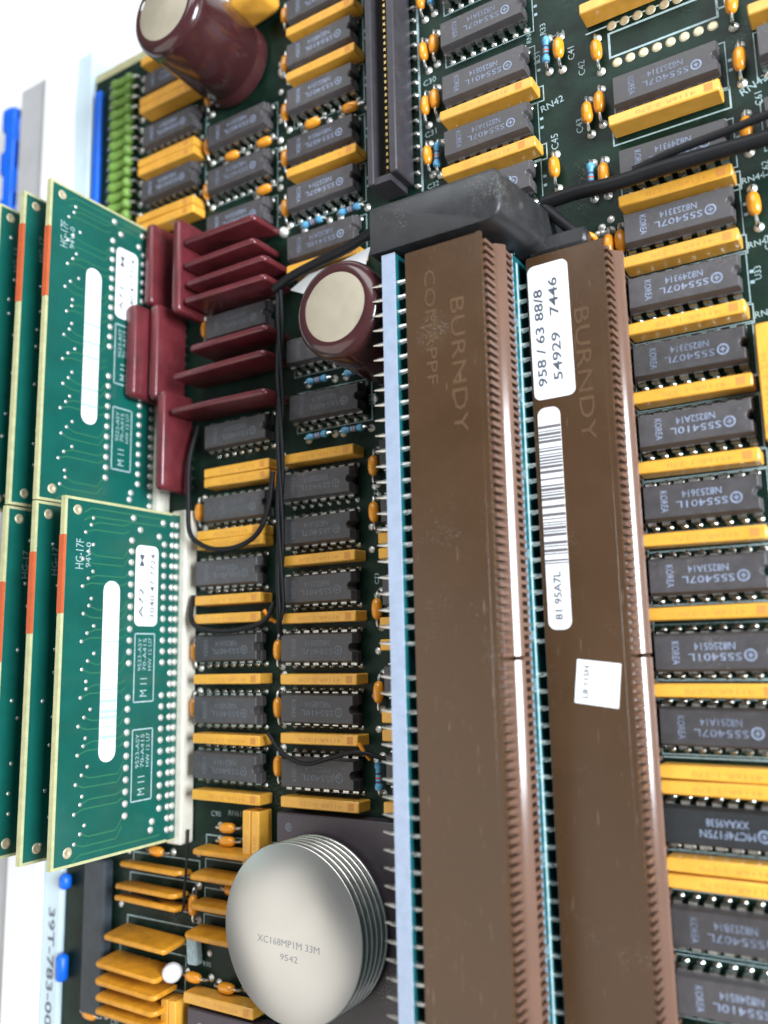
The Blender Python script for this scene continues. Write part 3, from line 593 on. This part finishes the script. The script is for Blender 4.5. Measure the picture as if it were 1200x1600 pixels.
# black end block holding the connectors
t = thing('end_block', (0, 0, 0), 'scuffed black plastic block at the upper end of the brown connectors', 'bracket')
b = MB(); lev = []
for z, d in ((0, 3.0), (10, 1.9), (22, .8), (27.3, .1), (27.8, -.1), (28.0, -.45)):
    x0, x1, y0, y1 = -81.6, -54.6 + d, 75.3, 84.8 + min(d, 0)
    rr = 2.6; ring = [(x0, y0, z), (x1 - rr, y0, z)]
    ring += [(x1 - rr + rr * math.sin(a), y0 + rr - rr * math.cos(a), z) for a in [math.radians(q) for q in (18, 36, 54, 72, 90)]]
    ring += [(x1, y1 - 1, z), (x1 - 1, y1, z), (x0, y1, z)]
    lev.append(ring)
b.loft(lev); ob('block', b.mesh('end_block', 'black', 50), parent=t)
b = MB(); b.cbox(-56.5, -45.0, 74.9, 78.2, 0, 11.0, .5); ob('foot', b.mesh('end_block_foot', 'black'), parent=t)

# ------------------------------------------------------------------ black slot connector
t = thing('slot_connector', (0, 0, 0), 'long black slot connector with a row of gold contacts, top centre', 'connector')
b = MB(); Yb, Yt, zt = 103.2, 190, 8.6
b.cbox(-94.2, -92.6, Yb, Yt, .6, zt, .2); b.cbox(-88.6, -86.6, Yb + 1.5, Yt, .6, zt, .3); b.box(-92.7, -88.5, Yb, Yt, .6, 3.2); b.box(-92.7, -88.5, Yb, Yb + 1.6, 3.2, zt - .6)
ob('housing', b.mesh('slot_housing', 'slot'), parent=t)
b = MB(); b.box(-.5, .25, -.42, .42, 0, 4.4); b.loft([[(-.8, -.42, 4.4), (.25, -.42, 4.4), (.25, .42, 4.4), (-.8, .42, 4.4)], [(-.3, -.36, 5.1), (.2, -.36, 5.1), (.2, .36, 5.1), (-.3, .36, 5.1)]]); ME['contact'] = b.mesh('slot_contact', 'gold')
b = MB(); b.lathe([(.75, .0), (.7, .15), (.35, .5), (.01, .7)], 8); b.box(-.9, .1, -.3, .3, .1, .55); ME['sjoint'] = b.mesh('slot_joint', 'tin', 50)
for k in range(36):
    ob('contact', ME['contact'], (-89.3, 106.4 + 1.62 * k, 2.8), t)
    if k % 2 == 0: ob('solder_joint', ME['sjoint'], (-85.9, 104.6 + 1.62 * k, 0), t)
sline(-84.9, 103, -84.9, 170, .55)

# ------------------------------------------------------------------ heat sink and big packages
t = thing('ceramic_package', (0, 0, 0), 'wide purple grey ceramic package under the round heat sink', 'chip')
b = MB(); b.cbox(-123.6, -84.0, -74.5, -33.7, .4, 4.6, .3); ob('package', b.mesh('ceramic_package', 'purple'), parent=t)
b = MB(); ringmesh(b, .5, .95, 0, 0, 0); b.add([(.42 * math.cos(a), .42 * math.sin(a), 0) for a in [k * math.pi / 6 for k in range(12)]], [tuple(range(12))]); ob('pin_mark', b.mesh('pin_mark', 'inkdim', 0), (-120.2, -36.6, 4.62), t)
t = thing('ceramic_package', (0, 0, 0), 'purple grey ceramic package cut by the bottom border, left of the heat sink', 'chip')
b = MB(); b.cbox(-149.6, -127, -110, -78.0, .4, 4.4, .3); ob('package', b.mesh('ceramic_package_low', 'purple'), parent=t); ob('logo', ME['logo'], (-145.6, -81.6, 4.42), t)
hs = thing('heat_sink', (-111.7, -54.3, 0), 'round silver finned heat sink standing on the ceramic package', 'heat sink')
b = MB(); b.lathe([(9, 4.6), (9, 5.4), (6, 5.5), (6, 14.2)], 48); ob('core', b.mesh('heat_sink_core', 'alu', 30), parent=hs)
R = 17.2
for k in range(6):
    z1 = 15.0 - 1.72 * k; b = MB(); b.lathe([(5.5, z1 - .8), (R - .3, z1 - .8), (R - .08, z1 - .62), (R, z1 - .4), (R - .08, z1 - .18), (R - .3, z1), (.01, z1)], 96)
    ob('fin', b.mesh('heat_sink_fin', 'alu' if k == 0 else 'alurim', 40), parent=hs)
ob('print', text_mesh('XC168MP1M 33M', 1.9, 'aluink', width=15.5), (-.6, -2.0, 15.02), hs, rz=-.02)
ob('print', text_mesh('9542', 1.7, 'aluink', width=4.4), (-.4, -4.6, 15.02), hs, rz=-.02)

# ------------------------------------------------------------------ wires and straps
def wire(name, label, pts, r, mt='wire', cat='wire', n=10, group=None):
    b = MB(); P = spline(pts, n); b.tube([tuple(q) for q in P], r, 10); return tag(ob(name, b.mesh(name, mt, 70)), label, cat, group)
wire('black_cable', 'thick black cable running from the end block to the right border', [(-54, 86.5, 8), (-47, 86.6, 8.2), (-39.5, 85.8, 8.6), (-30, 86.0, 8.6), (-22, 86.2, 8), (-10, 86.6, 7), (10, 88, 6)], 1.4, cat='cable')
wire('black_cable', 'thinner black cable just above the thick one at the right', [(-36, 87.4, 8.4), (-28, 88.4, 8.8), (-18, 89.4, 8.4), (-5, 91.0, 8), (10, 93, 7)], .75, cat='cable')
wire('black_lead', 'black lead dropping from the end block to the orange ring', [(-54, 86.0, 8), (-51.5, 83, 8.2), (-49, 80, 8), (-46.6, 77.4, 6.5)], 1.15)
b = MB(); P = [(1.6 * math.cos(a), 1.6 * math.sin(a), 0) for a in [k * math.pi / 8 for k in range(17)]]; b.tube(P, .55, 8)
tag(ob('orange_ring', b.mesh('orange_ring', 'orwire', 70), (-46.2, 76.9, 6.2), rot=(.9, .3, 0)), 'small orange ring at the upper left corner of the right connector', 'ring')
for x, y, s_ in ((-43.4, 77.3, 'right of the orange ring'), (-40.9, 77.5, 'beside the lower right chip end')): axial('cap', x, y, 'small orange capacitor behind the right connector, ' + s_, 'orange capacitors behind the right connector')
wire('black_strap', 'flat black strap lying over the yellow bar above the short capacitor', [(-122, 86.2, 7.2), (-116, 88.0, 7.6), (-108, 89.6, 7.4), (-100, 90.6, 7.8), (-92, 92.0, 9), (-84, 92.0, 12)], 1.15, cat='strap')
b = MB(); b.add([(-118.8, 86.0, 5.2), (-112.5, 83.0, 5.3), (-97, 86.4, 5.8), (-95.4, 90.0, 6.2), (-104, 88.8, 5.8), (-113, 88.4, 5.5)], [(0, 1, 2, 3, 4, 5)]); b.add([(x, y, z - .25) for x, y, z in b.v[:6]], [(5, 4, 3, 2, 1, 0)])
tag(ob('white_tape', b.mesh('white_tape', 'label', 0)), 'scrap of white tape behind the short maroon capacitor', 'tape')
bw = thing('wire_bundle', (0, 0, 0), 'glossy black twisted wire bundle right of the maroon ribs', 'wire')
for k in range(3):
    o = [(-120.8 + 0.55 * math.cos(y * .13 + k * 2.1), y, 6.6 + 0.55 * math.sin(y * .13 + k * 2.1)) for y in [86 - i * 4.2 for i in range(19)]]
    b = MB(); b.tube([tuple(q) for q in spline(o + [(-121.6, 6.5, 6), (-123.2, 3.0, 2)], 4)], .55, 8); ob('strand', b.mesh('wire_strand', 'wire', 70), parent=bw)
wire('black_wire', 'black wire looping under the ringed yellow pair', [(-150.4, 58, 3.0), (-150.6, 48, 5.5), (-150.2, 38, 6), (-149.2, 30.5, 6.4), (-145.6, 27.2, 6.6), (-140, 25.4, 6.6), (-133, 25.6, 6.6), (-127.6, 28.2, 6.4), (-124.6, 34, 6.2), (-122.6, 42, 7)], .6)
wire('black_wire', 'black wire sagging below the fourth yellow bar by the memory cards', [(-150.9, 15, 3), (-149.6, 9.4, 5.0), (-146, 6.9, 5.6), (-140, 6.0, 5.6), (-132, 6.4, 5.6), (-126, 8.2, 5.4), (-122.6, 12, 6.4)], .6)
wire('black_wire', 'black wire crossing the lowest chip above the heat sink', [(-125.5, -17, 5), (-121, -21, 5.6), (-115, -23.0, 5.6), (-108, -21.4, 5.8), (-101.4, -20.0, 5.4), (-96, -21.5, 3)], .5)
wire('orange_wire', 'short orange wire tip right of the fifth shaded yellow bar', [(-101.0, -18.2, 5.6), (-100.2, -19.8, 5.0), (-99.6, -21.6, 3.6)], .42, 'orwire')
wire('orange_wire', 'short orange wire tip between the two shaded columns', [(-126.3, 10.4, 5.6), (-125.2, 8.8, 5.2), (-124.0, 7.6, 4.2)], .42, 'orwire')
wire('black_wire', 'thin black wire between the two stacks of orange plates', [(-151.4, -40, 3), (-151.8, -52, 3.4), (-153.2, -58.6, 3.2), (-160, -56.8, 4), (-171, -55.6, 3)], .3)

# ------------------------------------------------------------------ bottom left details
b = MB(); b.cbox(-187.6, -179.7, -86.5, -50.0, .1, 3.2, .5); tag(ob('slate_strip', b.mesh('slate_strip', 'slate')), 'dull slate coloured connector strip along the board edge at bottom left', 'connector')
t = thing('white_bead', (-154.6, -71.6, 0), 'glossy white bead standing beside the orange plates', 'lamp')
b = MB(); b.lathe([(.4, 2.0), (1.6, 2.5), (2.2, 3.8), (2.2, 4.8), (1.6, 6.0), (.7, 6.7), (.01, 6.9)], 20); ob('bead', b.mesh('white_bead', 'bead', 80), parent=t)
b = MB(); b.box(-.9, -.4, -.2, .2, 0, 2.6); b.box(.4, .9, -.2, .2, 0, 2.6); ob('leads', b.mesh('bead_leads', 'tin'), parent=t)
for i, (x, y) in enumerate(((-150.8, -66.5), (-128, -66.6))):
    b = MB(); b.cbox(-1.6, 1.6, -3.6, 3.6, 0.05, 2.2, .3); tag(ob('chip_resistor', b.mesh('grey_block_%d' % i, 'silk'), (x, y, 0), rz=.08), 'small grey block ' + ('above the white bead' if i == 0 else 'tucked under the left side of the heat sink'), 'component')

# ------------------------------------------------------------------ frame at the left of the board
b = MB(); b.cbox(-219.6, -206.0, -150, 186.6, -8.9, 3.0, .8); tag(ob('white_rail', b.mesh('white_rail', 'white')), 'bright white plastic rail running along the left of the board', 'rail')
t = thing('label_rail', (0, 0, 0), 'pale strip with a printed number beside the left board edge', 'rail')
b = MB(); b.cbox(-205.7, -198.6, -150, 186.6, -8.9, 1.2, .4); ob('strip', b.mesh('label_rail', 'palerail'), parent=t)
ob('print', text_mesh('39T-783-00', 3.6, 'labelink', width=29), (-202.0, -78.6, 1.22), t, rz=-math.pi / 2)
b = MB(); b.cbox(-233.4, -220.0, -150, 186.0, -8.9, 1.5, .4); tag(ob('grey_panel', b.mesh('grey_panel', 'grey')), 'flat grey metal strip left of the white rail', 'panel')
b = MB(); b.cbox(-196.6, -194.0, 60, 171.0, 0.02, 1.6, .3); tag(ob('blue_strip', b.mesh('blue_strip', 'bluep')), 'bright blue strip on the board edge beside the green resistors', 'strip')
t = thing('blue_comb', (0, 0, 0), 'bright blue toothed strip at the left border', 'strip')
b = MB(); b.cbox(-242.6, -237.6, 60, 183.0, -8.8, .8, .4); ob('spine', b.mesh('blue_spine', 'bluep'), parent=t)
b = MB(); b.cbox(-2.4, 2.6, -4.4, 4.4, -8.8, .6, .8); tm = b.mesh('blue_tooth', 'bluep')
for k in range(15): ob('tooth', tm, ((-236.6 if k % 2 else -243.6) + random.uniform(-.9, .9), 180 - 7.9 * k + random.uniform(-2.5, 2.5), 0), t)
for y, s in ((-57, 'upper'), (-78, 'lower')):
    b = MB(); L_ = 1.6 if s == 'upper' else 3.0; b.lathe([(.4, -L_ - .4), (1.2, -L_), (1.6, -L_ + .6), (1.6, L_ - .6), (1.2, L_), (.4, L_ + .4)], 20, 'Y'); tag(ob('blue_peg', b.mesh('blue_knob_' + s, 'bluep', 60), (-196.4, y, 1.7), rot=(0, 0, 0)), '%s of two rounded blue pegs beside the printed pale strip' % s, 'peg', 'blue pegs')

# ------------------------------------------------------------------ bare footprint, pads and printing on the board
srect(-40.9, -20.2, 118.0, 123.4, .45); sline(-20.2, 119.6, -18.7, 119.6, .4); sline(-18.7, 119.6, -18.7, 121.6, .4); sline(-18.7, 121.6, -20.2, 121.6, .4)
b = MB(); b.lathe([(1.0, .0), (.95, .06), (.5, .09), (.01, .09)], 16); ME['bpad'] = b.mesh('solder_pad', 'padgold', 60)
b = MB(); b.lathe([(.8, .0), (.75, .12), (.4, .3), (.01, .36)], 12); ME['bvia'] = b.mesh('solder_via', 'solder', 70)
for k in range(8):
    ob('solder_pad', ME['bpad'], (-39.6 + 2.62 * k, 116.5, .01), board); ob('solder_pad', ME['bpad'], (-40.2 + 2.62 * k, 125.0, .01), board)
for s, x, y, rz, sz in (('C42', -46.8, 118.2, 1.57, 2.0), ('C43', -48.0, 105.6, 1.57, 2.0), ('R31', -56.2, 124.6, 1.57, 2.0), ('C41', -48.8, 122.6, 1.57, 2.0), ('RN42', -53.6, 112.6, .2, 2.2), ('C45', -53.4, 104.0, 1.57, 2.2), ('C44', -51.4, 127.6, .3, 1.8), ('RN40', -57.8, 130.5, 1.57, 1.6), ('R33', -54.6, 130.6, 1.57, 1.8),
                       ('C30', -82.2, 129.4, .1, 2.0), ('C31', -82.2, 116.4, .1, 2.0), ('C32', -82.2, 103.6, .1, 1.8), ('C61', -14.6, 98.8, 1.57, 1.8), ('C62', -14.6, 84.8, 1.57, 1.8), ('C63', -15.4, 70.8, 1.57, 1.8), ('U33', -17.6, 65.6, 1.57, 1.6), ('U34', -17.6, 52.2, 1.57, 1.6),
                       ('C72', -98.9, 35.8, 1.57, 1.5), ('C73', -99.2, 16.2, 1.57, 1.5), ('U61', -99.9, 57, 1.57, 1.5), ('C90', -145.5, -36.5, 0, 1.8), ('RN61', -139.5, -36.0, 0, 1.8), ('U64', -175.8, -45.4, 0, 2.0), ('R90', -147.8, -70.0, 0, 1.6), ('C91', -178.0, -88.2, 0, 1.8)): stext(s, x, y, rz, sz)
for s, x, y, rz, sz in silktexts: ob('print', text_mesh(s, sz, 'silk'), (x, y, .03), board, rz=rz)
rnd = random.Random(11)
for x, y in ([(-99.6 + rnd.uniform(-1, 1), 64 - 7.1 * k + rnd.uniform(-2, 2)) for k in range(13)] + [(-125.0 + rnd.uniform(-.6, .6), 56 - 8.6 * k) for k in range(10)] + [(-125.6, 152 - 8.1 * k) for k in range(6)] + [(-47 + rnd.uniform(-8, 4), 81.5 + rnd.uniform(-2, 2)) for k in range(6)] + [(-52.0 + 3.2 * k, 113.2 + .5 * k) for k in range(0)] + [(-174.5, -47.5), (-177, -60.5), (-150.8, -46), (-151.2, -63), (-147, -67.5), (-133, -68)]):
    ob('solder_via', ME['bvia'], (x, y, .01), board)
for i, y in enumerate((149.0, 110.9, 104.6)):
    t = thing('solder_bead', (-124.6, y, 0), 'shiny solder blob left of the slot connector chips, ' + rank(i, 3), 'solder', 'solder blobs')
    b = MB(); b.lathe([(1.5, .02), (1.45, .5), (.9, 1.3), (.01, 1.6)], 16); ob('blob', b.mesh('solder_bead_%d' % i, 'solder', 80), parent=t)
